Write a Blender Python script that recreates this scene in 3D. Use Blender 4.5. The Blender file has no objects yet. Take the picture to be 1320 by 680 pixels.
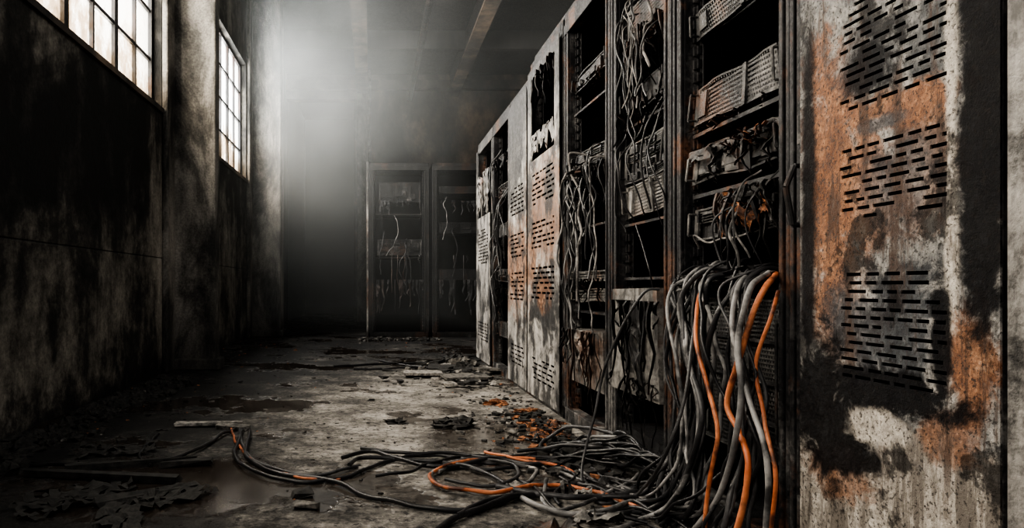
import bpy, math, random
from mathutils import Vector, noise as mnoise, Matrix
random.seed(7)
R=random.uniform
CH=0.716; FX=900.0; VX=480.0; VY=368.0
def P(px,py,X):
    Y=X*FX/(px-VX); return Vector((X,Y,CH+(VY-py)*Y/FX))
def F(px,py,h=0.012):
    Y=CH*FX/(py-VY); return Vector(((px-VX)*Y/FX,Y,h))
# ------------------------------------------------------------ materials
class G:
    def __init__(s,name):
        s.m=bpy.data.materials.new(name); s.m.use_nodes=True
        s.t=s.m.node_tree; s.t.nodes.clear()
        s.out=s.t.nodes.new('ShaderNodeOutputMaterial')
        s.pos=s.t.nodes.new('ShaderNodeNewGeometry').outputs['Position']
        sp=s.t.nodes.new('ShaderNodeSeparateXYZ'); s.t.links.new(s.pos,sp.inputs[0])
        s.x,s.y,s.z=sp.outputs
    def put(s,inp,v):
        if isinstance(v,bpy.types.NodeSocket): s.t.links.new(v,inp)
        elif isinstance(v,tuple) and len(v)==3 and inp.type=='RGBA': inp.default_value=(*v,1)
        else: inp.default_value=v
    def math(s,op,a,b=0.0,c=0.0,clamp=False):
        n=s.t.nodes.new('ShaderNodeMath'); n.operation=op; n.use_clamp=clamp
        s.put(n.inputs[0],a); s.put(n.inputs[1],b); s.put(n.inputs[2],c); return n.outputs[0]
    def sc(s,x,y,z,off=0):
        n=s.t.nodes.new('ShaderNodeVectorMath'); n.operation='MULTIPLY_ADD'
        s.t.links.new(s.pos,n.inputs[0]); n.inputs[1].default_value=(x,y,z); n.inputs[2].default_value=(off,off*.7,off*.3)
        return n.outputs[0]
    def noise(s,scale,detail=5,rough=.6,vec=None,dist=0.0):
        n=s.t.nodes.new('ShaderNodeTexNoise'); n.inputs['Scale'].default_value=scale
        n.inputs['Detail'].default_value=detail; n.inputs['Roughness'].default_value=rough
        n.inputs['Distortion'].default_value=dist
        s.t.links.new(vec if vec else s.pos,n.inputs['Vector']); return n.outputs[0]
    def vor(s,scale,feature='F1',vec=None):
        n=s.t.nodes.new('ShaderNodeTexVoronoi'); n.feature=feature; n.inputs['Scale'].default_value=scale
        s.t.links.new(vec if vec else s.pos,n.inputs['Vector']); return n.outputs['Distance']
    def sm(s,v,a,b,lo=0.0,hi=1.0):
        n=s.t.nodes.new('ShaderNodeMapRange'); n.interpolation_type='SMOOTHSTEP'
        s.put(n.inputs[0],v); n.inputs[1].default_value=a; n.inputs[2].default_value=b
        n.inputs[3].default_value=lo; n.inputs[4].default_value=hi; return n.outputs[0]
    def mix(s,f,a,b,mode='MIX'):
        n=s.t.nodes.new('ShaderNodeMix'); n.data_type='RGBA'; n.blend_type=mode
        s.put(n.inputs[0],f); s.put(n.inputs[6],a); s.put(n.inputs[7],b); return n.outputs[2]
    def ramp(s,f,stops):
        n=s.t.nodes.new('ShaderNodeValToRGB'); s.put(n.inputs[0],f); e=n.color_ramp.elements
        while len(e)<len(stops): e.new(.5)
        for el,(p,c) in zip(e,stops): el.position=p; el.color=(*c,1)
        return n.outputs[0]
    def ell(s,a,b,ca,cb,ra,rb,soft=.5,nz=None,amt=.8):
        da=s.math('DIVIDE',s.math('SUBTRACT',a,ca),ra); db=s.math('DIVIDE',s.math('SUBTRACT',b,cb),rb)
        d=s.math('SQRT',s.math('ADD',s.math('MULTIPLY',da,da),s.math('MULTIPLY',db,db)))
        if nz: d=s.math('ADD',d,s.math('MULTIPLY',s.math('SUBTRACT',nz,.5),amt))
        return s.sm(d,1-soft,1+soft,1,0)
    def fin(s,col,rough=.7,metal=0.0,bump=None,bs=.5,bd=.01,spec=.3):
        b=s.t.nodes.new('ShaderNodeBsdfPrincipled')
        s.put(b.inputs['Base Color'],col); s.put(b.inputs['Roughness'],rough); s.put(b.inputs['Metallic'],metal)
        s.put(b.inputs['Specular IOR Level'],spec)
        if bump is not None:
            n=s.t.nodes.new('ShaderNodeBump'); n.inputs['Strength'].default_value=bs; n.inputs['Distance'].default_value=bd
            s.t.links.new(bump,n.inputs['Height']); s.t.links.new(n.outputs[0],b.inputs['Normal'])
        s.t.links.new(b.outputs[0],s.out.inputs[0]); return s.m

SOOT=(.005,.005,.006)
def burnt(name,stops,rust=.3,rough=(.35,.75),scale=5,metal=.35,low=0,spec=.3):
    g=G(name)
    n1=g.noise(scale,8,.7,dist=.3); st=g.noise(14,5,.65,vec=g.sc(1,1,.12)); n3=g.noise(70,5,.75)
    f=g.math('ADD',g.math('MULTIPLY',n1,.5),g.math('MULTIPLY',st,.3)); f=g.math('ADD',f,g.math('MULTIPLY',n3,.2))
    if low: f=g.math('ADD',f,g.sm(g.z,.1,.9,low,0))
    c=g.ramp(f,stops)
    rm=g.math('MULTIPLY',g.sm(g.noise(3.3,6,.7,vec=g.sc(1,1,.6,5)),.53,.61),rust)
    c=g.mix(rm,c,g.ramp(n3,[(.38,(.03,.013,.007)),(.7,(.22,.095,.045))]))
    rg=g.sm(n3,.3,.7,rough[0],rough[1])
    h=g.math('ADD',g.math('MULTIPLY',n1,.6),g.math('MULTIPLY',n3,.5))
    return g.fin(c,rg,metal,h,.7,.006,spec=spec)
m_frame=burnt('charred_frame_metal',[(.44,(.003,.003,.004)),(.515,(.009,.009,.010)),(.58,(.04,.039,.039)),(.665,(.22,.213,.203))],.5,low=.06,spec=.2)
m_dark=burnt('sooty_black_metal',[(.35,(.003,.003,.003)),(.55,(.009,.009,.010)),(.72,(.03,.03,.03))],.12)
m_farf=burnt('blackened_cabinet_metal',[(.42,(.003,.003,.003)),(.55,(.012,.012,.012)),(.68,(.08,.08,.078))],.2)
m_mid=burnt('scorched_grey_metal',[(.41,(.006,.006,.007)),(.49,(.024,.024,.024)),(.56,(.095,.092,.089)),(.66,(.28,.27,.252))],.4,scale=9)
m_pale=burnt('ash_covered_metal',[(.41,(.008,.008,.008)),(.48,(.055,.053,.050)),(.55,(.19,.183,.172)),(.66,(.40,.383,.352))],.45,scale=8)
m_back=burnt('burnt_interior',[(.4,(.002,.002,.002)),(.7,(.006,.005,.005))],.03,spec=.1)
m_melt=burnt('melted_plastic',[(.42,(.004,.004,.004)),(.53,(.014,.013,.013)),(.60,(.07,.064,.06)),(.70,(.38,.35,.32))],.3,scale=16,metal=0)
def m_rusty():
    g=G('heat_rusted_scrap'); n=g.noise(26,8,.75)
    return g.fin(g.ramp(n,[(.40,(.008,.007,.007)),(.50,(.06,.022,.010)),(.58,(.28,.11,.04)),(.68,(.45,.36,.28))]),.8,0,n,.8,.01)
m_rust=m_rusty()

def cable_mat(name,a,b,soot=.5,rough=.45):
    g=G(name); n=g.noise(9,6,.65); n2=g.noise(90,3,.6)
    c=g.mix(g.sm(n,.35,.65),a,b); c=g.mix(g.sm(g.noise(12,4,.6,vec=g.sc(1,1,1,9)),soot-.08,soot+.10,.85,0),c,SOOT) if soot>0 else c
    return g.fin(c,rough,0,n2,.5,.003)
m_cb=cable_mat('cable_sheath_black',(.004,.004,.005),(.014,.014,.015),0,.38)
m_cg=cable_mat('cable_sheath_charcoal',(.016,.016,.017),(.05,.05,.052),.42,.42)
m_cl=cable_mat('cable_sheath_grey',(.09,.09,.09),(.24,.235,.23),.44)
m_co=cable_mat('cable_sheath_orange',(.33,.085,.028),(.48,.17,.075),.43)
m_cw=cable_mat('cable_sheath_ash',(.13,.125,.12),(.32,.305,.29),.48,.8)
CM=[m_cb,m_cg,m_cl,m_co,m_cw]

def door_near():
    g=G('scorched_door_paint_near')
    nz=g.noise(10,9,.74,dist=.5); nf=g.noise(60,6,.75); nb=g.noise(5,8,.7,vec=g.sc(1,1,1,3)); st=g.noise(16,6,.7,vec=g.sc(1,1,.13))
    def e(x,y,rx,ry,soft=.3,amt=3.2,n=nz):
        Y=927/(x-480.); Z=CH+(368-y)*Y/900
        return g.ell(g.y,g.z,Y,Z,rx*Y*Y/927,ry*Y/900,soft,n,amt)
    mul=lambda a,b:g.math('MULTIPLY',a,b)
    c=g.ramp(g.math('ADD',mul(nz,.6),mul(nf,.4)),[(.41,(.035,.038,.04)),(.48,(.10,.101,.10)),(.56,(.225,.218,.205)),(.66,(.43,.405,.375))])
    cream=g.ramp(nf,[(.38,(.22,.20,.172)),(.6,(.54,.50,.445))])
    rust=g.ramp(g.math('ADD',mul(nf,.5),mul(nb,.5)),[(.41,(.05,.020,.010)),(.49,(.16,.069,.032)),(.56,(.28,.145,.08)),(.64,(.41,.30,.22))])
    steel=g.ramp(g.math('ADD',mul(nf,.5),mul(nz,.5)),[(.43,(.010,.012,.015)),(.51,(.038,.042,.047)),(.62,(.145,.148,.152))])
    zl=g.sm(g.math('ADD',g.z,mul(g.math('SUBTRACT',nz,.5),.5)),.38,.47,1,0)
    c=g.mix(zl,c,g.mix(g.sm(st,.44,.58),(.12,.105,.09),cream))
    c=g.mix(mul(e(1078,230,34,185),.97),c,rust)
    c=g.mix(mul(e(1165,142,74,28,.2),.97),c,rust)
    c=g.mix(mul(e(1120,245,62,75),.75),c,rust)
    c=g.mix(mul(e(1205,225,45,80),.55),c,rust)
    c=g.mix(mul(e(1100,400,44,75),.6),c,rust)
    c=g.mix(mul(e(1160,60,76,50),.6),c,steel)
    c=g.mix(mul(e(1150,158,34,12,.3),.9),c,steel)
    c=g.mix(mul(e(1175,240,50,60,.3),.7),c,steel)
    c=g.mix(mul(e(1160,425,88,82),.93),c,steel)
    c=g.mix(mul(e(1243,320,10,180,.3,2),.95),c,cream)
    c=g.mix(mul(e(1243,60,9,90,.3,2),.8),c,cream)
    c=g.mix(mul(e(1268,470,38,72),.97),c,rust)
    c=g.mix(mul(e(1240,560,38,36),.75),c,rust)
    c=g.mix(mul(e(1090,605,48,32),.75),c,rust)
    dr=mul(g.sm(st,.52,.60),g.sm(g.z,.20,.42))
    c=g.mix(mul(dr,.85),c,(.04,.021,.013))
    so=g.ramp(nf,[(.44,(.001,.001,.0015)),(.56,(.004,.004,.005)),(.72,(.018,.019,.021))])
    sa=e(1150,502,104,30,.22,2.6)
    for q in (e(1068,520,42,92,.25,2.6),e(1100,582,56,30,.25,2.6),e(1228,440,16,94,.25,2.2),e(1284,215,36,250,.22,1.8),e(1285,20,36,110,.3,2),
              e(1054,300,10,300,.4,2),g.sm(nb,.535,.59,0,.85),mul(e(1130,88,26,32),.9)): sa=g.math('MAXIMUM',sa,q)
    c=g.mix(mul(sa,.98),c,so)
    c=g.mix(mul(e(1145,552,34,20,.3),.9),c,cream)
    c=g.mix(mul(g.sm(g.noise(110,4,.7),.55,.61),.85),c,(.010,.008,.007))
    h=g.math('ADD',mul(nz,.7),mul(nf,.6))
    return g.fin(c,g.sm(nf,.3,.7,.4,.85),.05,h,1.0,.007,spec=g.math('MULTIPLY_ADD',sa,-.17,.25))
m_door=door_near()
def door_far():
    g=G('scorched_door_paint')
    nz=g.noise(6,9,.74,dist=.5); nf=g.noise(40,6,.75); st=g.noise(9,6,.7,vec=g.sc(1,1,.15))
    mul=lambda a,b:g.math('MULTIPLY',a,b)
    c=g.ramp(g.math('ADD',mul(nz,.5),mul(st,.5)),[(.41,(.03,.03,.03)),(.48,(.13,.126,.12)),(.54,(.29,.277,.258)),(.64,(.46,.437,.405))])
    rust=g.ramp(nf,[(.40,(.05,.022,.012)),(.52,(.17,.08,.042)),(.62,(.31,.19,.115))])
    c=g.mix(mul(g.ell(g.y,g.z,4.9,.85,.6,.30,.4,nz,3),.85),c,rust)
    c=g.mix(mul(g.ell(g.y,g.z,4.1,1.15,.5,.35,.4,nz,3),.75),c,rust)
    so=g.ramp(nf,[(.4,(.003,.003,.004)),(.72,(.025,.025,.025))])
    c=g.mix(mul(g.ell(g.y,g.z,4.1,.62,.30,.20,.25,nz,2.6),.95),c,so)
    c=g.mix(mul(g.ell(g.y,g.z,4.1,.66,.17,.10,.25,nz,2.6),.8),c,rust)
    c=g.mix(mul(g.ell(g.y,g.z,5.0,1.65,.3,.40,.3,nz,3),.85),c,so)
    c=g.mix(mul(g.sm(g.math('ADD',g.z,mul(nz,1.0)),2.1,2.45),.94),c,so)
    c=g.mix(mul(g.sm(g.noise(4,8,.7,vec=g.sc(1,1,1,7)),.50,.57),.9),c,so)
    return g.fin(c,g.sm(nf,.3,.7,.4,.8),.1,nz,.6,.006)
m_door2=door_far()
def mul_c(g,c,f):
    return g.mix(1.0,c,g.ramp(f,[(.35,(.30,.30,.30)),(.6,(1.2,1.2,1.2))]),'MULTIPLY')
def wallmat():
    g=G('smoke_stained_concrete')
    n1=g.noise(1.0,9,.68,dist=.6); n2=g.noise(5,9,.74); st=g.noise(2.6,8,.66,vec=g.sc(1,1,.3)); nf=g.noise(45,6,.75)
    mul=lambda a,b:g.math('MULTIPLY',a,b)
    f=g.math('ADD',g.math('ADD',mul(n1,.40),mul(st,.34)),mul(n2,.26))
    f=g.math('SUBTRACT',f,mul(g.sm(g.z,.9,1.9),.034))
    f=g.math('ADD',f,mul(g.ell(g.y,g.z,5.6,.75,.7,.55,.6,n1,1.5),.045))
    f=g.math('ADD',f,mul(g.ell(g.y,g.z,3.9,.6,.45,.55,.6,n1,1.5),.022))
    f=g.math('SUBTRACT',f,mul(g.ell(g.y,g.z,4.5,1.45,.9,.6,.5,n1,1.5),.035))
    c=g.ramp(f,[(.425,(.006,.006,.0055)),(.475,(.022,.021,.019)),(.515,(.088,.082,.071)),(.575,(.215,.20,.172)),(.655,(.37,.345,.305))])
    c=g.mix(.6,c,mul_c(g,c,nf))
    jl=g.math('ABSOLUTE',g.math('SUBTRACT',g.z,.94))
    c=g.mix(g.sm(jl,.002,.008,.6,0),c,SOOT)
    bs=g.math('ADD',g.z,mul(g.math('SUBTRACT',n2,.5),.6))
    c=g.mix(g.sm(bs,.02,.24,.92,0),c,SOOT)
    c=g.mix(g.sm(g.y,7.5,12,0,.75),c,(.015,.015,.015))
    h=g.math('ADD',mul(n2,.6),mul(nf,.35)); h=g.math('SUBTRACT',h,g.sm(jl,.0,.008,.4,0))
    return g.fin(c,.85,0,h,.9,.02,spec=.2)
m_wall=wallmat()
def pillmat():
    g=G('sooty_pillar_plaster'); n1=g.noise(2.5,8,.7,vec=g.sc(1,1,.4),dist=.4); nf=g.noise(60,5,.75)
    c=g.ramp(n1,[(.39,(.018,.018,.017)),(.47,(.065,.062,.056)),(.56,(.17,.16,.144)),(.69,(.30,.28,.25))])
    c=g.mix(.6,c,mul_c(g,c,nf)); c=g.mix(g.sm(g.z,.0,.6,.7,0),c,SOOT)
    return g.fin(c,.85,0,g.math('ADD',n1,g.math('MULTIPLY',nf,.4)),.6,.02,spec=.2)
m_pill=pillmat()
def dark_wall():
    g=G('blackened_plaster'); n1=g.noise(1.2,7,.65,vec=g.sc(1,1,.6)); 
    c=g.ramp(n1,[(.38,(.010,.010,.010)),(.50,(.05,.041,.033)),(.62,(.15,.11,.077))])
    return g.fin(c,.9,0,g.noise(9,6,.7),.5,.02)
m_dwall=dark_wall()
m_ceil=burnt('blackened_ceiling',[(.4,(.008,.008,.008)),(.7,(.04,.038,.036))],.0,scale=1.5,metal=0)
m_corr=burnt('unlit_corridor_plaster',[(.4,(.003,.003,.003)),(.7,(.010,.010,.010))],.0,scale=1.5,metal=0)
def floormat():
    g=G('ash_covered_concrete_floor')
    n1=g.noise(1.0,8,.66,dist=.4); n2=g.noise(4.5,9,.74); nf=g.noise(38,6,.75); v=g.vor(60)
    mul=lambda a,b:g.math('MULTIPLY',a,b)
    f=g.math('ADD',g.math('ADD',mul(n1,.34),mul(n2,.40)),mul(nf,.26))
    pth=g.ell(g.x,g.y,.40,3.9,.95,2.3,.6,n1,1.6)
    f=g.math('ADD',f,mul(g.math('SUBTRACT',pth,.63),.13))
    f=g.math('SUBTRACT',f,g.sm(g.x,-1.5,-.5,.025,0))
    c=g.ramp(f,[(.41,(.005,.005,.005)),(.465,(.026,.0245,.022)),(.52,(.12,.112,.10)),(.58,(.31,.292,.265)),(.66,(.50,.477,.44))])
    c=g.mix(g.math('MULTIPLY',g.sm(g.noise(25,5,.75,vec=g.sc(1,1,1,4)),.545,.595),.9),c,SOOT)
    c=g.mix(g.sm(v,.04,.11,.3,0),c,(.26,.25,.23))
    wn=g.noise(1.6,5,.6,vec=g.sc(1,1,1,11))
    wet=g.math('MAXIMUM',g.sm(wn,.53,.58),g.ell(g.x,g.y,.62,3.3,.34,.38,.25,n2,2.5))
    wet=g.math('MAXIMUM',wet,g.ell(g.x,g.y,-.75,2.5,.6,.4,.25,n2,2.5))
    c=g.mix(mul(wet,.62),c,(.022,.016,.012))
    r=g.mix(wet,(.75,.75,.75),(.09,.09,.09))
    h=g.math('ADD',mul(n2,.6),mul(nf,.5)); h=mul(h,g.math('SUBTRACT',1.05,wet))
    return g.fin(c,r,0,h,.9,.02,spec=g.math('MULTIPLY_ADD',wet,.3,.25))
m_floor=floormat()
def debris(name,a,b):
    g=G(name); n=g.noise(30,5,.7); return g.fin(g.mix(g.sm(n,.35,.65),a,b),.85,0,n,.5,.01)
m_d1=debris('charred_debris',(.004,.004,.004),(.025,.024,.022))
m_d2=debris('ash_debris',(.02,.02,.019),(.17,.16,.145))
m_d3=debris('rusty_debris',(.07,.028,.014),(.36,.15,.065))
m_white=debris('pale_ash_board',(.05,.048,.046),(.36,.34,.31))
def glassmat():
    g=G('grimy_window_glass'); n=g.noise(3,6,.65,vec=g.sc(1,1,.5)); n2=g.noise(25,5,.7)
    zg=g.sm(g.z,2.1,2.9,-.03,.16)
    c=g.ramp(g.math('ADD',g.math('MULTIPLY_ADD',n2,.25,g.math('MULTIPLY',n,.75)),zg),[(.40,(.18,.12,.07)),(.52,(.50,.385,.27)),(.61,(.97,.94,.88))])
    t=g.t.nodes.new('ShaderNodeBsdfTransparent'); g.t.links.new(c,t.inputs[0])
    d=g.t.nodes.new('ShaderNodeBsdfTranslucent'); g.t.links.new(c,d.inputs[0])
    mx=g.t.nodes.new('ShaderNodeMixShader'); mx.inputs[0].default_value=.12
    g.t.links.new(t.outputs[0],mx.inputs[1]); g.t.links.new(d.outputs[0],mx.inputs[2]); g.t.links.new(mx.outputs[0],g.out.inputs[0])
    return g.m
m_glass=glassmat()

# ------------------------------------------------------------ mesh builder
class MB:
    def __init__(s): s.v=[];s.f=[];s.mi=[];s.mats=[]
    def midx(s,m):
        if m not in s.mats: s.mats.append(m)
        return s.mats.index(m)
    def quad(s,pts,m):
        b=len(s.v); s.v+= [tuple(p) for p in pts]; s.f.append(tuple(range(b,b+len(pts)))); s.mi.append(s.midx(m))
    def box(s,x0,x1,y0,y1,z0,z1,m,rot=None,jit=0.0):
        c=Vector(((x0+x1)/2,(y0+y1)/2,(z0+z1)/2)); b=len(s.v)
        for p in [(x0,y0,z0),(x1,y0,z0),(x1,y1,z0),(x0,y1,z0),(x0,y0,z1),(x1,y0,z1),(x1,y1,z1),(x0,y1,z1)]:
            p=Vector(p)
            if jit: p+=Vector((R(-jit,jit),R(-jit,jit),R(-jit,jit)))
            if rot is not None: p=c+rot@(p-c)
            s.v.append(tuple(p))
        k=s.midx(m)
        for q in [(0,3,2,1),(4,5,6,7),(0,1,5,4),(1,2,6,5),(2,3,7,6),(3,0,4,7)]:
            s.f.append(tuple(b+i for i in q)); s.mi.append(k)
    def tube(s,a,b_,r,m,n=8):
        a=Vector(a);b_=Vector(b_); d=(b_-a).normalized(); u=d.orthogonal().normalized(); w=d.cross(u); b=len(s.v)
        for e in (a,b_):
            for i in range(n):
                t=2*math.pi*i/n; s.v.append(tuple(e+u*r*math.cos(t)+w*r*math.sin(t)))
        k=s.midx(m)
        for i in range(n):
            j=(i+1)%n; s.f.append((b+i,b+j,b+n+j,b+n+i)); s.mi.append(k)
        s.f.append(tuple(b+n-1-i for i in range(n))); s.mi.append(k)
        s.f.append(tuple(b+n+i for i in range(n))); s.mi.append(k)
    def crumple(s,c,sx,sy,sz,m,seed=0,n=10,amp=.6,freq=3.0,floor=None):
        b=len(s.v); k=s.midx(m); nu=n*2
        for j in range(n+1):
            th=math.pi*j/n
            for i in range(nu):
                ph=2*math.pi*i/nu
                d=Vector((math.sin(th)*math.cos(ph),math.sin(th)*math.sin(ph),math.cos(th)))
                r=1+amp*mnoise.fractal(d*freq+Vector((seed*3.1,seed*1.7,seed)),.8,2.2,4)
                z=c[2]+d.z*r*sz
                if floor is not None: z=max(z,floor)
                s.v.append((c[0]+d.x*r*sx,c[1]+d.y*r*sy,z))
        for j in range(n):
            for i in range(nu):
                i2=(i+1)%nu
                s.f.append((b+j*nu+i,b+(j+1)*nu+i,b+(j+1)*nu+i2,b+j*nu+i2)); s.mi.append(k)
    def curtain(s,u0,u1,zt,lmin,lmax,d,m,seed=0,n=26,mm=10,amp=.035,hole=.35):
        b=len(s.v); k=s.midx(m)
        for i in range(n+1):
            u=u0+(u1-u0)*i/n
            t=.5+.9*mnoise.noise(Vector((i*.45,seed*5.3,0)))+.35*mnoise.noise(Vector((i*1.7,seed*2.3,4)))
            L=lmin+(lmax-lmin)*min(1,max(0,t))
            for j in range(mm+1):
                z=zt-L*j/mm
                q=Vector((u*14,z*14,seed*3))
                s.v.append((u+.02*mnoise.noise(q+Vector((9,0,0))),d+amp*mnoise.fractal(q,.8,2,3)-.2*amp*j/mm,z))
        for i in range(n):
            for j in range(mm):
                if mnoise.noise(Vector((i*.5,j*.6,seed*7.7)))>hole: continue
                s.f.append((b+i*(mm+1)+j,b+(i+1)*(mm+1)+j,b+(i+1)*(mm+1)+j+1,b+i*(mm+1)+j+1)); s.mi.append(k)
    def sheet(s,cx,cy,w,l,m,seed,h=.03,ang=0,n=10):
        b=len(s.v); k=s.midx(m); ca,sa=math.cos(ang),math.sin(ang)
        for i in range(n+1):
            for j in range(n+1):
                u=(i/n-.5)*w; v=(j/n-.5)*l; q=Vector((u*9,v*9,seed*4.1))
                u+=.12*w*mnoise.noise(q*1.5); v+=.12*l*mnoise.noise(q*1.5+Vector((7,0,0)))
                z=.006+h*abs(mnoise.fractal(q*1.3,.8,2,3))
                s.v.append((cx+u*ca-v*sa,cy+u*sa+v*ca,z))
        for i in range(n):
            for j in range(n):
                e=max(abs(i/n-.45),abs(j/n-.45))*2
                if mnoise.noise(Vector((i*.6,j*.6,seed*2.3)))+e*.35>.42: continue
                q=b+i*(n+1)+j; s.f.append((q,q+n+1,q+n+2,q+1)); s.mi.append(k)
    def drips(s,u0,u1,zt,lmin,lmax,d,m,n=14,w=.012):
        for i in range(n):
            u=R(u0,u1); L=lmin+(lmax-lmin)*random.random()**2; ww=w*R(.3,1.3); k=7; b=len(s.v); sd=R(0,50); dd=d+R(-.02,.02)
            for j in range(k+1):
                t=j/k; uu=u+.03*mnoise.noise(Vector((sd,t*2.5,0)))*t*2; de=dd+.03*mnoise.noise(Vector((sd+9,t*2.5,0)))
                a=ww*(1-.75*t)*(1+.5*mnoise.noise(Vector((sd,t*6,3)))); z=zt-L*t
                s.v+=[(uu-a,de,z),(uu+a,de-.004,z),(uu,de+a*1.2,z)]
            mi=s.midx(m)
            for j in range(k):
                q=b+j*3
                for e in range(3):
                    f=(e+1)%3; s.f.append((q+e,q+f,q+3+f,q+3+e)); s.mi.append(mi)
    def slotpanel(s,u0,u1,z0,z1,d,m,groups,pitch,sh,smin,smax,gap,skip=None):
        z=z0
        def q(a,b,c,e):
            if b-a>1e-5 and e-c>1e-5: s.quad([(a,d,c),(b,d,c),(b,d,e),(a,d,e)],m)
        gs=sorted(groups,key=lambda g:g[2])
        for (a,b,c,e) in gs:
            if c>z: q(u0,u1,z,c); z=c
            while z+pitch<=e:
                q(u0,u1,z,z+pitch-sh)
                zz=z+pitch-sh; u=a+R(0,smax*.5); last=u0
                while u<b:
                    L=R(smin,smax); en=min(b,u+L)
                    if random.random()<.9 and en-u>smin*.3:
                        q(last,u,zz,zz+sh); last=en
                    u=en+gap*R(.8,1.6)
                q(last,u1,zz,zz+sh)
                z+=pitch
        q(u0,u1,z,z1)
    def perf(s,u0,u1,z0,z1,d,m,pu,pz,hu,hz):
        nz=max(1,int((z1-z0)/pz)); pz=(z1-z0)/nz; nu=max(1,int((u1-u0)/pu)); pu=(u1-u0)/nu
        for j in range(nz):
            za=z0+j*pz
            s.quad([(u0,d,za),(u1,d,za),(u1,d,za+pz-hz),(u0,d,za+pz-hz)],m)
            off=(j%2)*pu*.5; last=u0
            for i in range(nu):
                a=u0+i*pu+off+(pu-hu)*.5; e=a+hu
                if e>u1: break
                s.quad([(last,d,za+pz-hz),(a,d,za+pz-hz),(a,d,za+pz),(last,d,za+pz)],m); last=e
            s.quad([(last,d,za+pz-hz),(u1,d,za+pz-hz),(u1,d,za+pz),(last,d,za+pz)],m)
    def obj(s,name,parent=None,bevel=0,smooth=False,solid=0):
        me=bpy.data.meshes.new(name); me.from_pydata(s.v,[],s.f); me.update()
        for m in s.mats: me.materials.append(m)
        for p,k in zip(me.polygons,s.mi):
            p.material_index=k; p.use_smooth=smooth
        o=bpy.data.objects.new(name,me); bpy.context.collection.objects.link(o)
        if parent: o.parent=parent
        if solid:
            w=o.modifiers.new('sol','SOLIDIFY'); w.thickness=solid; w.offset=-1
        if bevel:
            w=o.modifiers.new('bev','BEVEL'); w.width=bevel; w.segments=2; w.limit_method='ANGLE'
        return o
def box_obj(name,x0,x1,y0,y1,z0,z1,m,bevel=0):
    b=MB(); b.box(x0,x1,y0,y1,z0,z1,m); return b.obj(name,bevel=bevel)
def empty(name,loc,rz=0):
    e=bpy.data.objects.new(name,None); e.location=loc; e.rotation_euler=(0,0,rz); bpy.context.collection.objects.link(e); return e

# ------------------------------------------------------------ room shell
XL=-1.72; XR=4.5; YB=14.0; YF=-3.5; H=4.95
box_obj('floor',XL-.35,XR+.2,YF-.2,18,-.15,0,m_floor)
box_obj('ceiling',XL-.35,XR+.2,YF-.2,18,H,H+.15,m_ceil)
SZ=2.16; TZ=3.72
wins=[(-2.7,-.3),(.3,2.7),(3.3,5.7),(7.1,9.5)]
b=MB()
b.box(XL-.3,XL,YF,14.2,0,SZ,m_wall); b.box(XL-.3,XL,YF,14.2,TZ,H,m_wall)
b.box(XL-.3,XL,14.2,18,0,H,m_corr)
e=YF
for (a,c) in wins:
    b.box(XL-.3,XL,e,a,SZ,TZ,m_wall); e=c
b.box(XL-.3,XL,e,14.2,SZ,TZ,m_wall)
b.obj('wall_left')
box_obj('wall_right',XR,XR+.2,YF,18,0,H,m_dwall)
box_obj('wall_front',XL-.3,XR+.2,YF-.2,YF,0,H,m_dwall)
b=MB(); b.box(-.28,XR,YB,YB+.25,0,H,m_dwall); b.box(XL,-.28,YB,YB+.25,4.45,H,m_dwall)
b.box(XL,XR,YB-.14,YB,4.62,4.80,m_dwall)
for xx in (1.4,3.2): b.box(xx,xx+.05,YB-.03,YB,0,4.6,m_dwall)
b.obj('wall_back')
box_obj('wall_corridor',XL,XR,17.8,18,0,H,m_corr)
b=MB(); b.box(-.30,-.12,YB-.22,YB-.02,0,4.6,m_pill); b.box(-.36,-.30,YB-.12,YB,0,4.45,m_frame); b.tube((-.06,YB-.3,0),(-.06,YB-.3,H),.035,m_mid,10)
b.obj('trim_1',bevel=.01)
def pillar(name,y0,dep,x1):
    b=MB(); b.box(XL,x1,y0,y0+dep,0,H,m_pill); b.box(XL,x1+.04,y0-.03,y0+dep+.03,0,.10,m_pill)
    b.box(XL,XL+.05,y0-.22,y0,0,H,m_pill)
    b.obj(name,bevel=.015)
pillar('concrete_pillar',5.92,.16,-1.33)
pillar('concrete_pillar.001',9.75,.35,-1.28)
b=MB()
for xx in (-.25,1.55,3.1):
    b.box(xx,xx+.12,YF,YB,H-.42,H,m_ceil); b.box(xx-.05,xx+.17,YF,YB,H-.44,H-.41,m_dwall)
for yy in (2,6.5,11.6):
    b.box(XL,XR,yy,yy+.14,H-.3,H,m_ceil)
b.tube((.75,8,H-.5),(.75,YB,H-.5),.05,m_farf,10)
b.obj('ceiling_beams')
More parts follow.
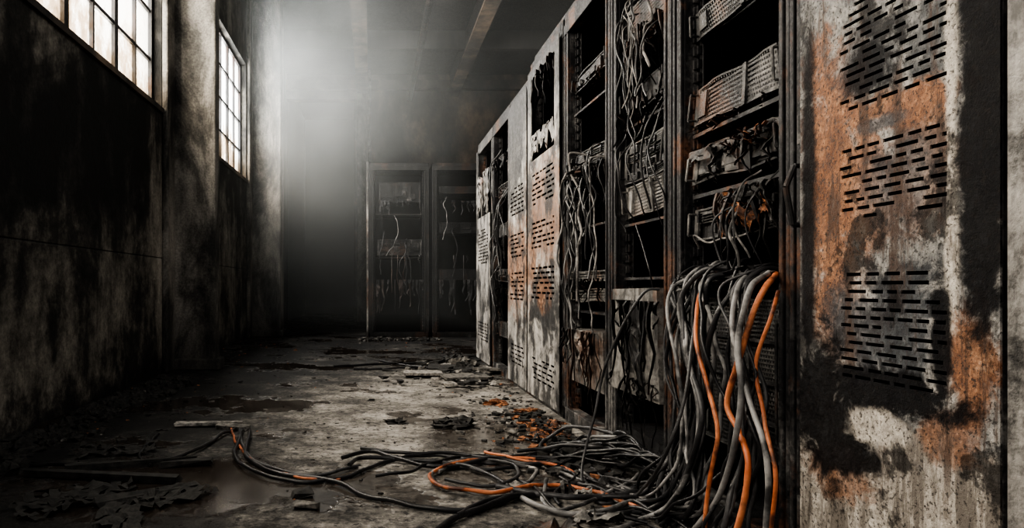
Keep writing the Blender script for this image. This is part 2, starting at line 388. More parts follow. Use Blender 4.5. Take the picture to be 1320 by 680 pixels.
for wi,(a,c) in enumerate(wins):
    b=MB(); X=XL-.10; n=6; wd=(c-a)/n
    b.box(X-.03,X+.03,a,c,SZ,SZ+.04,m_dark); b.box(X-.03,X+.03,a,c,TZ-.04,TZ,m_dark)
    b.box(X-.03,X+.03,a,a+.04,SZ,TZ,m_dark); b.box(X-.03,X+.03,c-.04,c,SZ,TZ,m_dark)
    for i in range(1,n):
        t=.032 if i in(2,4) else .014
        b.box(X-.025,X+.025,a+i*wd-t,a+i*wd+t,SZ,TZ,m_dark)
    for j in range(1,4):
        z=SZ+(TZ-SZ)*j/4; b.box(X-.02,X+.02,a,c,z-.014,z+.014,m_dark)
    b.quad([(X,a,SZ),(X,c,SZ),(X,c,TZ),(X,a,TZ)],m_glass)
    b.box(XL-.08,XL+.02,a-.03,c+.03,SZ-.04,SZ,m_dwall)
    b.obj('window_%d'%(wi+1))
    L=bpy.data.lights.new('daylight',  'AREA'); L.shape='RECTANGLE'; L.size=TZ-SZ; L.size_y=c-a
    L.energy=[300,370,640,880][wi]; L.color=[(1,.955,.90),(1,.955,.89),(1,.955,.88),(.97,.985,1)][wi]
    o=bpy.data.objects.new('window_daylight',L); o.location=(XL-.25,(a+c)/2,(SZ+TZ)/2); o.rotation_euler=(0,-math.pi/2,0)
    bpy.context.collection.objects.link(o)

# ------------------------------------------------------------ racks
def server(b,u0,u1,z0,z1,kind,m=m_mid,d=.04,depth=.55,tilt=0):
    s=MB(); s.mats=b.mats
    h=z1-z0
    s.box(u0+.02,u1-.02,d+.012,d+depth,z0,z1,m_dark)
    for uu in (u0,u1-.028):
        s.box(uu,uu+.028,d-.004,d+.004,z0,z1,m)
        s.tube((uu+.014,d-.03,z0+.15*h),(uu+.014,d-.03,z1-.15*h),.004,m,6)
        for zz in (z0+.15*h,z1-.15*h): s.tube((uu+.014,d-.03,zz),(uu+.014,d,zz),.004,m,6)
    a,c=u0+.032,u1-.032
    for k in range(8):
        x0=a+(c-a)*k/8; x1=a+(c-a)*(k+1)/8
        s.box(x0,x1,d-.006,d+.012,z1-.006,z1,m); s.box(x0,x1,d-.006,d+.012,z0,z0+.006,m)
    if kind=='drives':
        nr=max(1,int(round(h/.045))); nc=4
        pw=(c-a)/nc; ph=(h-.014)/nr
        for i in range(nc):
            for j in range(nr):
                if random.random()<.12: continue
                x=a+i*pw; z=z0+.007+j*ph
                s.box(x+.003,x+pw-.003,d-.004+R(-.004,.008),d+.012,z+.003,z+ph-.003,m)
                s.box(x+.006,x+.018,d-.014,d,z+.007,z+ph-.007,m_frame)
                for k in range(3): s.box(x+.026,x+pw-.010,d-.009,d,z+ph*(.25+.2*k),z+ph*(.30+.2*k),m_dark)
    elif kind=='mesh':
        s.perf(a,c,z0+.006,z1-.006,d-.004,m,.013,.012,.008,.007)
        s.box(a+(c-a)*.62,a+(c-a)*.66,d-.012,d,z0,z1,m)
        s.box(a+(c-a)*.02,a+(c-a)*.14,d-.010,d,z0+.02,z1-.02,m)
    elif kind=='vent':
        s.slotpanel(a,c,z0+.006,z1-.006,d-.004,m,[(a+.01,c-.01,z0+.01,z1-.008)],.012,.006,.02,.05,.006)
    elif kind=='burnt':
        s.box(a,c,d,d+.01,z0+.25*h,z1,m)
        for k in range(7):
            x=R(a,c-.06); s.box(x,x+R(.03,.08),d-.012,d+.03,z0+R(0,.3)*h,z0+R(.4,.9)*h,random.choice([m,m_melt,m_dark]),jit=.004)
        s.drips(a,c,z0+.2*h,.02,.06,d,m_melt,10,.006)
    # heat-warped faceplate
    sd=R(0,50); sv=[]
    for (x,y,z) in s.v:
        if y<d+.02:
            y+=.014*mnoise.noise(Vector((x*7,z*7,sd))); z+=.009*mnoise.noise(Vector((x*6,sd,1)))
        sv.append((x,y,z))
    s.v=sv
    if tilt:
        c0=Vector(((u0+u1)/2,0,(z0+z1)/2)); r=Matrix.Rotation(tilt,3,'Y')
        s.v=[tuple(c0+r@(Vector(v)-c0)) for v in s.v]
    o=len(b.v); b.v+=s.v; b.f+=[tuple(i+o for i in f) for f in s.f]; b.mi+=s.mi
def frame(root,W,Hh,D,pm=m_frame,pw=.07,side=True,back=True):
    b=MB()
    for u in (0,W-pw):
        for d in (0,D-.05):
            b.box(u+.003,u+pw-.003,d+.012,d+.06,0,Hh,pm)
        b.box(u+.003,u+.020,0,.014,0.0,Hh,pm); b.box(u+.027,u+pw-.027,.004,.014,0.02,Hh-.02,pm); b.box(u+pw-.020,u+pw-.003,0,.014,0.0,Hh,pm)
    for u,sg in ((pw,1),(W-pw,-1)):
        a,c=(u-.004,u+.022) if sg>0 else (u-.022,u+.004)
        b.box(a,c,.062,.07,.08,Hh-.08,m_dark)
        z=.1
        while z<Hh-.12:
            b.box((a+c)/2-.012,(a+c)/2-.005,.040,.062,z,z+.032,m_frame); b.box((a+c)/2+.004,(a+c)/2+.011,.046,.062,z,z+.032,m_frame); z+=.0445
    b.box(0.003,W-.003,0,D,Hh-.05,Hh,pm); b.box(.003,W-.003,-.004,.05,Hh-.10,Hh-.045,pm)
    b.box(0.003,W-.003,0.0,.06,0,.07,pm); b.box(.003,W-.003,.06,D,.0,.03,m_dark)
    b.obj('frame',root,bevel=.003)
    if side:
        b=MB(); b.box(.003,.010,.06,D-.04,.03,Hh-.05,m_back); b.box(W-.010,W-.003,.06,D-.04,.03,Hh-.05,m_back)
        b.box(.02,W-.02,D-.02,D-.012,.03,Hh-.05,m_back)
        b.obj('side_panels',root)
def rack(name,y0,y1,Hh=2.15,**k):
    r=empty(name,(1.03,y1,0),-math.pi/2); frame(r,y1-y0,Hh,.95,**k); return r,y1-y0
# --- A nearest closed cabinet
r,W=rack('server_rack',1.118,1.70)
b=MB(); d=-.022
u0=.055;u1=W-.003
gu0=1.70-1.507; gu1=1.70-1.225
G_=[(gu0,gu1,.512,.755),(gu0,gu1,.845,1.02),(gu0,gu1,1.075,1.32),(gu0,gu1,1.42,1.66),(gu0,gu1,1.75,1.98)]
b.slotpanel(u0,u1,.02,2.12,d,m_door,G_,.0178,.0072,.025,.062,.010)
b.obj('door_panel',r,solid=.0035)
b=MB()
for (a,c) in ((u0,u0+.012),(u1-.012,u1)): b.box(a,c,d+.003,d+.020,.02,2.12,m_frame)
b.box(u0,u1,d+.003,d+.020,.02,.04,m_frame); b.box(u0,u1,d+.003,d+.020,2.1,2.12,m_frame)
for z in (.15,1.05,1.9): b.tube((u0-.008,d+.005,z),(u0-.008,d+.005,z+.07),.007,m_mid,8)
b.obj('door_frame',r,bevel=.002)
b=MB()
hx=.045
b.tube((hx,-.035,.86),(hx,-.05,.95),.007,m_dark,8); b.tube((hx,-.05,.95),(hx,-.03,1.0),.007,m_dark,8); b.tube((hx,-.03,1.0),(hx,.0,1.0),.006,m_dark,8); b.tube((hx,-.035,.86),(hx,.0,.86),.006,m_dark,8)
b.obj('door_handle',r)
# --- Z next cabinet
r,W=rack('server_rack',.45,1.114,pm=m_pale)
b=MB(); b.slotpanel(.006,W-.01,.02,2.12,-.022,m_pale,[(.14,W-.15,.5,.76),(.14,W-.15,.85,1.02),(.14,W-.15,1.08,1.32)],.0186,.0078,.03,.085,.012); b.obj('door_panel',r,solid=.003)
# --- B open rack with cables
r,W=rack('server_rack',1.705,2.40)
b=MB(); a=.09;c=W-.09
server(b,a,c,1.52,1.61,'mesh',m_mid)
server(b,a,c,1.235,1.355,'mesh',m_mid,tilt=.015)
server(b,a,c,1.05,1.15,'burnt',m_mid)
server(b,a,c,.865,.965,'drives',m_mid)
server(b,a,c,.24,.68,'mesh',m_mid,d=.05)
server(b,a,c,1.75,1.84,'drives',m_mid)
for z in (1.0,1.2,.70): b.box(a,c,.03,.5,z,z+.012,m_frame)
for z in (.34,.45,.56): b.box(a+.02,c-.02,.03,.05,z,z+.008,m_frame)
b.obj('servers',r,bevel=.001)
b=MB()
b.curtain(a,c,1.155,.015,.05,.02,m_melt,1,amp=.015); b.drips(a+.15,c,1.14,.03,.12,.01,m_melt,22,.012); b.drips(a+.25,c,1.15,.03,.11,.0,m_rust,8,.012)
b.drips(a,c,1.235,.01,.05,.03,m_melt,14,.008)
b.curtain(a+.26,c,.985,.05,.15,-.005,m_rust,3,amp=.03,hole=.2); b.drips(a+.22,c,.99,.05,.22,-.005,m_melt,26,.012); b.drips(a+.22,c,.97,.05,.20,.01,m_dark,16,.012)
b.crumple((a+.40,.0,.965),.06,.03,.025,m_melt,5); b.crumple((a+.34,.01,.745),.15,.04,.02,m_dark,6,amp=.9); b.crumple((a+.1,.0,.725),.12,.05,.02,m_mid,7,amp=.9)
b.obj('melted_plastic',r,smooth=False)
# --- C open rack
r,W=rack('server_rack',2.405,3.02)
b=MB(); a=.08;c=W-.08
server(b,a,c,1.135,1.295,'drives',m_mid); server(b,a,c,1.0,1.13,'mesh',m_pale,tilt=-.03)
server(b,a+.02,c,1.72,1.86,'vent',m_mid); server(b,a,c,1.42,1.52,'burnt',m_dark)
for z in (.96,1.36,1.66,.74): b.box(a,c,.03,.5,z,z+.010,m_frame)
b.box(a,c,-.02,.5,.30,.70,m_pale,jit=.012); b.box(a+.01,c-.01,.02,.5,.09,.14,m_dark)
b.obj('servers',r,bevel=.002)
b=MB()
b.curtain(a+.14,c-.08,.66,.10,.36,-.03,m_dark,8,amp=.02,hole=.25); b.drips(a+.08,c,.66,.10,.4,-.035,m_dark,18,.014); b.drips(a,c,.36,.05,.3,-.02,m_melt,16,.01)
b.drips(a,c,1.73,.1,.45,.02,m_dark,30,.012); b.drips(a,c,1.70,.05,.3,.01,m_melt,16,.010); b.drips(a,c,1.42,.04,.16,.01,m_dark,14,.01)
b.obj('melted_plastic',r)
# --- D open rack
r,W=rack('server_rack',3.025,3.75)
b=MB(); a=.08;c=W-.08
server(b,a,c,1.28,1.39,'drives',m_mid,tilt=.02); server(b,a,c,.74,.79,'vent',m_pale); server(b,a,c,.64,.70,'vent',m_pale,tilt=-.03)
b.box(a,c,-.01,.45,.24,.50,m_pale,jit=.015); server(b,a,c,1.72,1.8,'burnt',m_dark)
for z in (.58,1.0,1.6): b.box(a,c,.03,.5,z,z+.010,m_frame)
b.obj('servers',r,bevel=.002)
b=MB(); b.curtain(a,c-.1,.50,.08,.25,-.025,m_pale,21,amp=.02,hole=.2); b.drips(a,c,.5,.1,.4,-.03,m_melt,18,.012); b.drips(a,c,1.28,.06,.35,.0,m_melt,20,.012); b.drips(a,c,.75,.04,.14,.0,m_dark,18,.01)
b.crumple((a+.2,.0,1.27),.14,.05,.03,m_melt,24,amp=.9)
b.obj('melted_plastic',r)
# --- E door with burnt-out top
r,W=rack('server_rack',3.76,4.56)
b=MB()
sl=lambda *g:[(.12,W-.12,x,y) for x,y in g]
b.slotpanel(.02,W-.02,.03,1.50,-.02,m_door2,sl((.12,.30),(.62,.84),(.93,1.12),(1.2,1.42)),.030,.013,.05,.13,.02)
for (x0,x1) in ((.02,.12),(W-.12,W-.02)): b.quad([(x0,-.02,1.5),(x1,-.02,1.5),(x1,-.02,2.02),(x0,-.02,2.02)],m_door2)
b.quad([(.02,-.02,2.02),(W-.02,-.02,2.02),(W-.02,-.02,2.08),(.02,-.02,2.08)],m_door2)
b.obj('door_panel',r,solid=.004)
b=MB(); b.curtain(.12,W-.12,1.66,.03,.16,-.022,m_pale,31,amp=.012,hole=.3); b.drips(.12,W-.12,2.02,.05,.3,-.02,m_dark,16,.02)
b.obj('peeled_paint',r)
# --- F door
r,W=rack('server_rack',4.565,5.22,Hh=2.08)
b=MB(); b.slotpanel(.02,W-.02,.03,2.02,-.02,m_door2,[(.1,W-.1,x,y) for x,y in ((.15,.33),(.6,.82),(.9,1.1),(1.2,1.42))],.030,.013,.05,.13,.02)
b.obj('door_panel',r,solid=.004)
# --- G open
r,W=rack('server_rack',5.225,5.98,Hh=2.08)
b=MB(); a=.08;c=W-.08
for z,h,k in ((.3,.12,'vent'),(.75,.1,'drives'),(1.1,.12,'mesh'),(1.45,.09,'drives'),(1.7,.09,'vent')): server(b,a,c,z,z+h,k,m_mid)
b.obj('servers',r)
b=MB(); b.drips(a,c,1.1,.1,.3,-.01,m_melt,14,.015); b.drips(a,c,1.75,.05,.3,.0,m_dark,14,.015); b.drips(a,c,.7,.05,.3,.0,m_melt,14,.015); b.obj('melted_plastic',r)
# --- H partly door
r,W=rack('server_rack',5.985,6.80,Hh=2.08,pm=m_mid)
b=MB(); b.slotpanel(.02,W-.02,.03,1.35,-.02,m_door2,[(.12,W-.12,x,y) for x,y in ((.2,.4),(.9,1.25))],.030,.013,.05,.13,.02)
b.quad([(.02,-.02,1.35),(.1,-.02,1.35),(.1,-.02,2.0),(.02,-.02,2.0)],m_door2)
b.obj('door_panel',r,solid=.004)
b=MB(); b.curtain(.1,W-.1,1.75,.1,.45,-.02,m_pale,51,amp=.02,hole=.3); b.obj('peeled_paint',r)
b=MB()
b.box(1.06,1.12,2.42,4.56,2.152,2.21,m_frame); b.box(1.5,1.56,2.42,4.56,2.152,2.21,m_frame)
y=2.6
while y<4.5: b.box(1.12,1.5,y,y+.03,2.16,2.185,m_frame); y+=.3
b.obj('cable_tray',bevel=.003)
# --- far racks facing camera
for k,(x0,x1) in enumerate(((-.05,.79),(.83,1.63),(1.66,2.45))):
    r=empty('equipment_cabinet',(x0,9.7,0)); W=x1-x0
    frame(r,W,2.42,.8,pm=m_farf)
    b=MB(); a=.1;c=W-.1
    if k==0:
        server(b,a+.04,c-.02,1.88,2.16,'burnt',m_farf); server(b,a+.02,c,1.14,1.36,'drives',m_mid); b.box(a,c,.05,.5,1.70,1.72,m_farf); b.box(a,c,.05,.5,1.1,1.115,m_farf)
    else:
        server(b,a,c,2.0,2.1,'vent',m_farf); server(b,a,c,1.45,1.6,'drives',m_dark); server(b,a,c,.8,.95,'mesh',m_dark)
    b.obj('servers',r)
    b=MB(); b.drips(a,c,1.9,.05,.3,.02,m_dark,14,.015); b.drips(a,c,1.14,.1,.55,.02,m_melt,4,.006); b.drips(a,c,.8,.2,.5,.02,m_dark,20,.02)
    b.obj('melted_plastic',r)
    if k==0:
        b=MB(); b.box(-.03,-.004,0,.8,0,2.44,m_pale); b.obj('outer_side_panel',r,bevel=.004)

# ------------------------------------------------------------ cables
def cr(pts,n=9):
    pts=[Vector(p) for p in pts]; q=[2*pts[0]-pts[1]]+pts+[2*pts[-1]-pts[-2]]; out=[]
    for i in range(1,len(q)-2):
        p0,p1,p2,p3=q[i-1:i+3]
        for k in range(n):
            t=k/n; out.append(.5*((2*p1)+(-p0+p2)*t+(2*p0-5*p1+4*p2-p3)*t*t+(-p0+3*p1-3*p2+p3)*t**3))
    out.append(pts[-1]); return out
class Cab:
    def __init__(s,name,parent=None):
        s.c=bpy.data.curves.new(name,'CURVE'); s.c.dimensions='3D'; s.c.bevel_depth=.01; s.c.bevel_resolution=3; s.c.use_fill_caps=True
        for m in CM: s.c.materials.append(m)
        s.o=bpy.data.objects.new(name,s.c); bpy.context.collection.objects.link(s.o)
    def add(s,pts,r,mi,wob=.004,minz=True):
        P_=cr(pts); sp=s.c.splines.new('POLY'); sp.points.add(len(P_)-1); sd=R(0,99)
        for i,p in enumerate(P_):
            w=mnoise.noise_vector(p*9+Vector((sd,0,0)))*wob*2
            p=p+w
            if p.z<r: p.z=r
            sp.points[i].co=(*p,1); sp.points[i].radius=r/.01*(1+.12*mnoise.noise(p*30))
        sp.material_index=mi; sp.use_smooth=True
cb=Cab('cable_bundle')
for i in range(26):
    Y=1.82+.44*random.random(); x0=1.02+R(-.01,.02); mi=random.choices([0,1,2,4],[13,8,3,1.2])[0]
    r=R(.0035,.0080)
    Yd=Y+R(-.13,.10)
    X1=R(.93,.99)
    pts=[(1.12,Y+R(-.03,.03),.74+R(-.03,.03)),(x0,Y,.765+R(-.02,.03)),(X1,Y+R(-.02,.02),.70+R(-.07,.02)),(X1-R(-.01,.03),Yd,.5+R(-.05,.05)),(X1-R(-.02,.04),Yd+R(-.09,.08),.27),(X1-R(0,.08),Yd+R(-.08,.1),.09)]
    ex=X1-R(.02,.12); ey=Yd+R(.0,.3)
    pts+=[(ex,ey,r+R(0,.02)),(ex-R(0,.2),ey+R(.1,.3),r+R(0,.02))]
    cb.add(pts,r,mi,.009)
O=3
cb.add([P(1000,352,1.03),P(985,372,.96),P(965,420,.93),P(948,480,.92),P(938,525,.92),P(955,560,.92),P(965,600,.91),P(955,660,.90),P(940,720,.9)],.0075,O,.002)
cb.add([P(925,352,1.02),P(903,375,.97),P(897,430,.91),P(912,500,.90),P(925,560,.90),P(915,620,.89),P(905,700,.88)],.006,O,.002)
cb.add([P(1003,375,1.02),P(992,410,.98),P(975,470,.96),P(985,540,.95),P(1000,610,.94),P(990,720,.93)],.005,O,.002)
cb.add([P(965,350,1.02),P(950,372,.95),P(945,430,.92),P(965,510,.91),P(990,600,.9),P(985,720,.9)],.0065,2,.002)
cb.add([P(990,352,1.02),P(968,372,.93),P(952,430,.91),P(955,500,.90),P(950,560,.9),P(925,640,.9),P(880,700,.88)],.0075,2,.002)
cb.add([P(940,345,1.02),P(905,350,.96),P(880,385,.93),P(885,460,.92),P(905,540,.91),P(880,620,.9),F(850,655,.012),F(800,668,.012)],.008,1,.003)
cb.add([P(925,345,1.02),P(892,360,.95),P(876,400,.93),P(890,470,.92),P(900,560,.91),P(870,640,.89),F(835,672,.012),F(780,690,.012)],.0075,2,.003)
cb.add([P(850,372,1.01),P(830,378,.96),P(800,425,.90),P(778,480,.86),P(765,540,.82),P(752,590,.78),F(752,632,.01),F(775,652,.01),F(815,645,.01),P(850,600,.80),P(880,520,.84),P(893,440,.90),P(900,385,.98)],.005,1,.002)
cb.add([P(820,290,1.02),P(835,340,1.0),P(842,372,1.02)],.003,0,.002)
for i in range(12):
    Y=R(2.5,2.92); z=R(1.55,1.95); pts=[(1.1,Y,z)]; x=R(.99,1.02)
    for k in range(5): pts.append((x+R(-.01,.01),Y+R(-.05,.05),z-.05-k*R(.05,.12)))
    cb.add(pts,R(.002,.0045),random.choice([0,0,1,1,4]),.01)
for i in range(6):
    Y=R(2.5,2.92); z=R(1.3,1.6); cb.add([(1.06,Y,z),(1.0,Y+R(-.05,.05),z-.15),(1.01,Y+R(-.08,.08),z-.3),(1.05,Y+R(-.08,.08),z-.4)],R(.002,.004),0,.01)
for i in range(16):
    Y=R(3.15,3.65); z=R(1.15,1.38); pts=[(1.1,Y,z),(1.0+R(-.02,.02),Y+R(-.03,.03),z+.02)]; L=R(.3,.8); Y2=Y+R(-.12,.12)
    for k in range(1,5): pts.append((1.0+R(-.02,.02),Y2+R(-.04,.04),z-L*k/4))
    cb.add(pts,R(.003,.0055),random.choice([0,1,1,0,4,2]),.012)
for i in range(9):
    Y=R(5.35,5.9); z=R(.9,1.9); cb.add([(1.08,Y,z),(.99,Y+R(-.1,.1),z-.15),(1.0,Y+R(-.1,.1),z-.4),(1.02,Y,z-.6)],R(.004,.007),random.choice([0,1,1]),.01)
for i in range(8):
    Y=R(1.8,2.0); z=R(.95,1.05); cb.add([(1.06,Y,z),(1.0,Y+R(0,.05),z-.05),(1.0,Y+R(.0,.12),z-.16),(1.03,Y+R(0,.1),z-.24)],R(.002,.004),random.choice([0,1,0,4]),.012)
cb.add([(1.03,2.2,.83),(1.0,2.14,.87),(1.0,2.05,.84),(1.02,1.9,.86)],.003,4,.008)
for i in range(7):
    x=R(.1,1.5); z=R(1.0,2.0); cb.add([(x,9.8,z),(x+R(-.05,.05),9.66,z-.1),(x+R(-.08,.08),9.65,z-.35),(x+R(-.1,.1),9.68,z-.6)],R(.004,.006),random.choice([0,1,1,2]),.01)

fc=Cab('floor_cables')
def fa(pl,r,mi,h=0.0,w=.004): fc.add([F(x,y,r+h+R(0,.006)) for x,y in pl],r*.85,mi,w)
fa([(20,602),(150,601),(235,590),(292,560),(312,556),(303,590),(330,612),(390,624),(450,616),(500,597),(560,590),(640,600),(700,588)],.009,0)
fa([(322,558),(318,590),(355,612),(430,624),(470,642),(530,656),(610,660),(680,641),(760,630)],.010,0)
fa([(296,552),(310,580),(340,606),(400,620),(440,620)],.006,3)
fa([(308,552),(316,585),(345,604),(405,615),(460,603)],.008,1)
fa([(440,596),(480,588),(520,600),(570,607),(640,597),(690,603),(750,590)],.010,0,.008)
fa([(465,582),(530,590),(590,590),(640,597),(690,590),(745,582)],.009,0,.006)
fa([(450,606),(470,596),(560,600),(620,612),(660,640),(620,655),(590,672)],.010,0,.006)
fa([(720,640),(660,648),(600,668),(560,690)],.012,0)
fa([(565,612),(592,602),(640,600),(690,612),(668,634),(610,640),(562,628),(560,612),(600,597),(650,600)],.009,4,.004)
fa([(572,606),(610,598),(660,606),(665,625),(625,634),(575,626)],.008,1,.012)
fa([(690,598),(640,597),(580,605),(553,620),(575,636),(640,642),(700,632),(760,638),(832,664)],.008,3,.010)
fa([(625,588),(660,598),(720,606),(740,618)],.007,3,.014)
fa([(670,646),(700,661),(750,668),(810,655),(860,622)],.010,2,.004)
fa([(640,634),(700,645),(760,650),(840,640)],.012,1,.006)
fa([(705,625),(700,655),(730,664),(790,640),(830,612)],.008,2,.01)
fa([(430,474),(500,470),(560,468),(600,462),(640,456)],.012,0)
fa([(455,478),(520,476),(580,472),(645,462)],.010,0)
fa([(490,466),(540,474),(600,478),(650,470)],.010,0)
fa([(205,560),(190,575),(180,590),(195,602)],.007,0)
for i in range(20):
    x0=R(.66,.9); y0=2.55+R(0,.5)
    fc.add([(x0-R(.0,.15),y0+R(-.1,.2),.012),(x0+.05,y0+.1,.02+R(0,.03)),(.93+R(-.03,.03),y0-R(.05,.2),.05+R(0,.09)),(.98,y0-R(.2,.4),.06+R(0,.09)),(1.0,y0-R(.4,.6),.04),(R(.8,.95),y0-R(.5,.8),.012)],R(.0045,.008),random.choices([0,1,2],[12,4,.8])[0],.008)
for i in range(8):
    x=R(.35,.8); y=R(2.3,3.0); pts=[(x,y,.012)]; a=R(0,6.28)
    for k in range(5): a+=R(-.7,.7); x+=.12*math.cos(a); y+=.12*math.sin(a); pts.append((min(x,.98),max(y,2.05),R(.01,.03)))
    fc.add(pts,R(.004,.007),random.choice([0,0,1,0]),.005)
for i in range(4):
    fc.add([F(760+R(-20,30),655+R(-10,20),.012),F(830,660+R(-12,12),.012),P(870+R(-10,15),630,.92),P(885+R(-8,20),590,.95),P(895+R(-8,20),520,.97)],R(.005,.008),random.choice([0,1,0]),.005)

# ------------------------------------------------------------ debris
def inpil(x,y,m=.08): return (x<-1.28+m and (5.7-m<y<6.1+m or 9.5-m<y<10.15+m))
def chunk(b,x,y,s,m,flat=.5,z=0):
    if inpil(x,y) or x<XL+s or x>1.0-s: return
    r=Matrix.Rotation(R(0,6.28),3,'Z'); sx=s*R(.6,1.5); sy=s*R(.4,1); sz=s*flat*R(.3,1)
    b.box(x-sx/2,x+sx/2,y-sy/2,y+sy/2,z,z+sz,m,rot=r,jit=s*.14)
b=MB()
for i in range(3000):
    t=random.random()
    if t<.30: x=XL+abs(random.gauss(.05,.35)); y=R(2.2,11)
    elif t<.62: x=.97-abs(random.gauss(0,.28)); y=R(2.1,8)
    else: x=R(-1.5,1.0); y=R(2.2,11)
    if y>9.2 and x>-.3: continue
    s=random.choice([.006,.008,.010,.014,.018,.026])*R(.6,1.4)
    if t>.62: s*=.7
    chunk(b,x,y,s,random.choices([m_d1,m_d2,m_d3],[9,1.6,.7])[0],.4)
for i in range(220):
    x=R(-.2,.9); y=9.35+R(-.35,.15); chunk(b,x,y,R(.02,.06),random.choice([m_d1,m_d1,m_d2]),.6)
for i in range(190):
    y=R(4.9,6.4); x=.90-abs(random.gauss(0,.28)); chunk(b,x,y,R(.02,.085),random.choice([m_d1,m_d1,m_d1,m_d2,m_white]),.35,z=R(0,.03))
for (px,py,w,l,m) in ((545,485,.30,.22,m_white),(600,490,.34,.2,m_d2),(575,478,.3,.2,m_d1),(630,480,.25,.3,m_d2)):
    p=F(px,py); b.box(p.x-w/2,p.x+w/2,p.y-l/2,p.y+l/2,.02,.040,m,rot=Matrix.Rotation(R(-.3,.3),3,'Z')@Matrix.Rotation(R(-.12,.12),3,'X'))
for i,(px,py,s) in enumerate(((602,468,.09),(640,474,.11),(618,478,.08),(645,464,.09))):
    p=F(px,py); b.crumple((min(p.x,.78),p.y,.02),s*1.0,s,s*.6,[m_d1,m_d2,m_d1,m_melt][i],i+70,n=9,amp=.8,floor=.0)
for i in range(260):
    y=R(2.55,3.9); x=.94-abs(random.gauss(0,.16)); chunk(b,x,y,R(.010,.040),random.choices([m_d1,m_d2,m_d3],[6,1.2,1.0])[0],.6,z=R(0,.02))
for i,(px,py,s,m) in enumerate(((712,562,.06,m_rust),(735,556,.045,m_rust),(742,532,.05,m_rust),(692,566,.035,m_d3),(640,521,.045,m_d3),(770,600,.07,m_d1),(745,610,.07,m_d1),(790,590,.06,m_d1),(735,630,.05,m_melt),(585,550,.07,m_d1),(510,545,.04,m_d1),(680,546,.03,m_d3))):
    p=F(px,py); b.crumple((min(p.x,.97-2*s),p.y,.005),s*1.3,s,s*.4,m,i+80,n=10,amp=1.0,floor=.0)
for i,(px,py,w,l,m) in enumerate(((712,566,.16,.12,m_rust),(738,552,.12,.10,m_rust),(700,575,.1,.08,m_melt),(770,676,.10,.16,m_pale),(745,640,.12,.08,m_pale),(585,548,.20,.16,m_d1),(720,690,.14,.1,m_melt),(640,475,.3,.3,m_white),(600,472,.3,.2,m_melt),(790,625,.12,.12,m_melt),(660,700,.15,.1,m_d1))):
    p=F(px,py); b.sheet(min(p.x,.96-w/2),p.y,w,l,m,i+3,h=.05,ang=R(0,3))
for (px,py,w,l,m,a) in ((270,549,.34,.05,m_white,.1),(300,553,.16,.06,m_d2,-.3),(170,600,.5,.05,m_d1,.3),(130,618,.6,.045,m_d1,-.15),(190,640,.35,.04,m_d1,.7),(390,640,.07,.05,m_d1,.3),(395,655,.08,.04,m_d2,-.3),(240,600,.2,.05,m_d1,.2)):
    p=F(px,py); b.box(p.x-w/2,p.x+w/2,p.y-l/2,p.y+l/2,.003,.022,m,rot=Matrix.Rotation(a,3,'Z'),jit=.008)
for i,(px,py,w,l) in enumerate(((110,640,.35,.2),(60,655,.2,.2),(160,665,.4,.15),(230,640,.25,.15),(150,580,.3,.25))):
    p=F(px,py); b.sheet(p.x,p.y,w,l,m_d1,i+20,h=.03,ang=R(0,3),n=14)
for i in range(150):
    y=R(2.2,5.4); x=XL+.10+abs(random.gauss(0,.11)); b.crumple((x,y,0),R(.02,.06),R(.03,.09),R(.012,.04),m_d1,i,n=6,amp=.7,floor=0)
b.obj('scattered_debris')

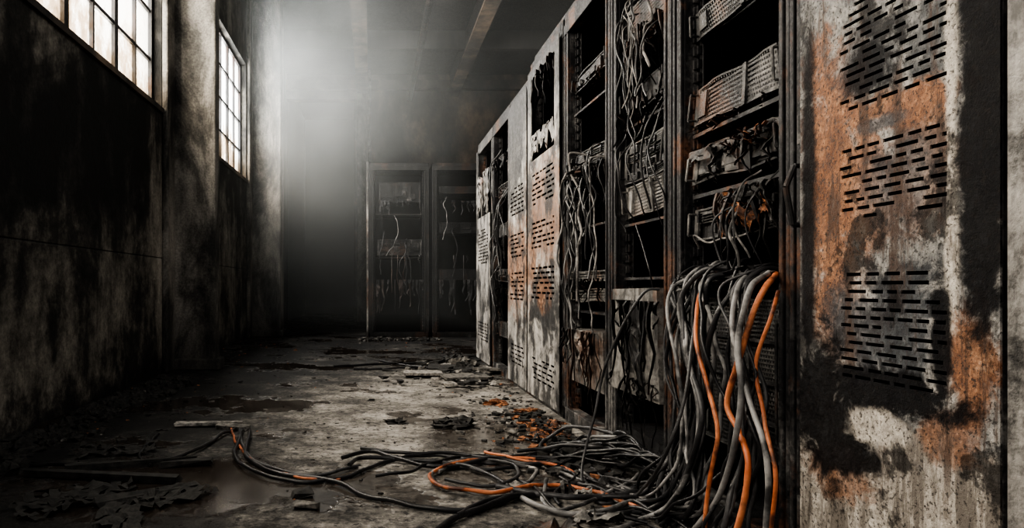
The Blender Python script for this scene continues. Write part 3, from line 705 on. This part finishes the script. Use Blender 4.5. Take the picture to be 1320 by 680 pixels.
# ------------------------------------------------------------ smoke haze
g=G('smoke_haze')
nz=g.noise(.9,4,.6)
e1=g.math('MULTIPLY',g.ell(g.x,g.z,-1.1,3.5,1.5,1.7,.85,nz,1.8),g.ell(g.y,g.y,8.9,8.9,2.9,2.9,.6))
dn=g.math('ADD',.009,g.math('MULTIPLY',e1,.078))
dn=g.math('MULTIPLY',dn,g.sm(nz,.3,.62,.2,1.4))
v=g.t.nodes.new('ShaderNodeVolumeScatter'); v.inputs['Color'].default_value=(.87,.92,.93,1); g.t.links.new(dn,v.inputs['Density']); v.inputs['Anisotropy'].default_value=.2
g.t.links.new(v.outputs[0],g.out.inputs['Volume'])
b=MB(); b.box(-1.22,.95,5.0,9.2,.35,2.499,g.m); b.box(-1.22,-.15,9.201,13.7,.35,2.499,g.m); b.box(-1.22,XR-.05,5.0,13.7,2.5,4.49,g.m)
b.obj('smoke_haze')

# ------------------------------------------------------------ lights, world, camera
L=bpy.data.lights.new('rack_fill_light','AREA'); L.size=2.6; L.size_y=2.0; L.shape='RECTANGLE'; L.energy=38; L.color=(1,.975,.95)  # added soft fill behind the camera, aimed at the racks; no real fixture
o=bpy.data.objects.new('rack_fill_light',L); o.location=(-1.0,-1.6,2.6); bpy.context.collection.objects.link(o)
o.rotation_euler=(Vector((1.0,2.6,.8))-Vector(o.location)).to_track_quat('-Z','Y').to_euler()
L=bpy.data.lights.new('wall_fill_light','AREA'); L.size=1.2; L.size_y=2.4; L.shape='RECTANGLE'; L.energy=72; L.color=(1,.96,.90)  # invented overhead fill, added to brighten the left wall between its own windows
o=bpy.data.objects.new('wall_fill_light',L); o.location=(1.6,2.6,4.2); bpy.context.collection.objects.link(o)
o.rotation_euler=(Vector((-1.5,4.4,.5))-Vector(o.location)).to_track_quat('-Z','Y').to_euler()
w=bpy.data.worlds.new('World'); bpy.context.scene.world=w; w.use_nodes=True
w.node_tree.nodes['Background'].inputs[0].default_value=(.75,.85,.95,1); w.node_tree.nodes['Background'].inputs[1].default_value=.6
cam=bpy.data.cameras.new('camera'); co=bpy.data.objects.new('camera',cam); bpy.context.collection.objects.link(co)
co.location=(0,0,CH); co.rotation_euler=(math.pi/2,0,0)
cam.sensor_width=36; cam.lens=36*FX/1320; cam.shift_x=(660-VX)/1320; cam.shift_y=(VY-340)/1320; cam.clip_start=.02
bpy.context.scene.camera=co
try: bpy.context.scene.view_settings.look='AgX - Medium High Contrast'
except Exception as ex: print(ex)
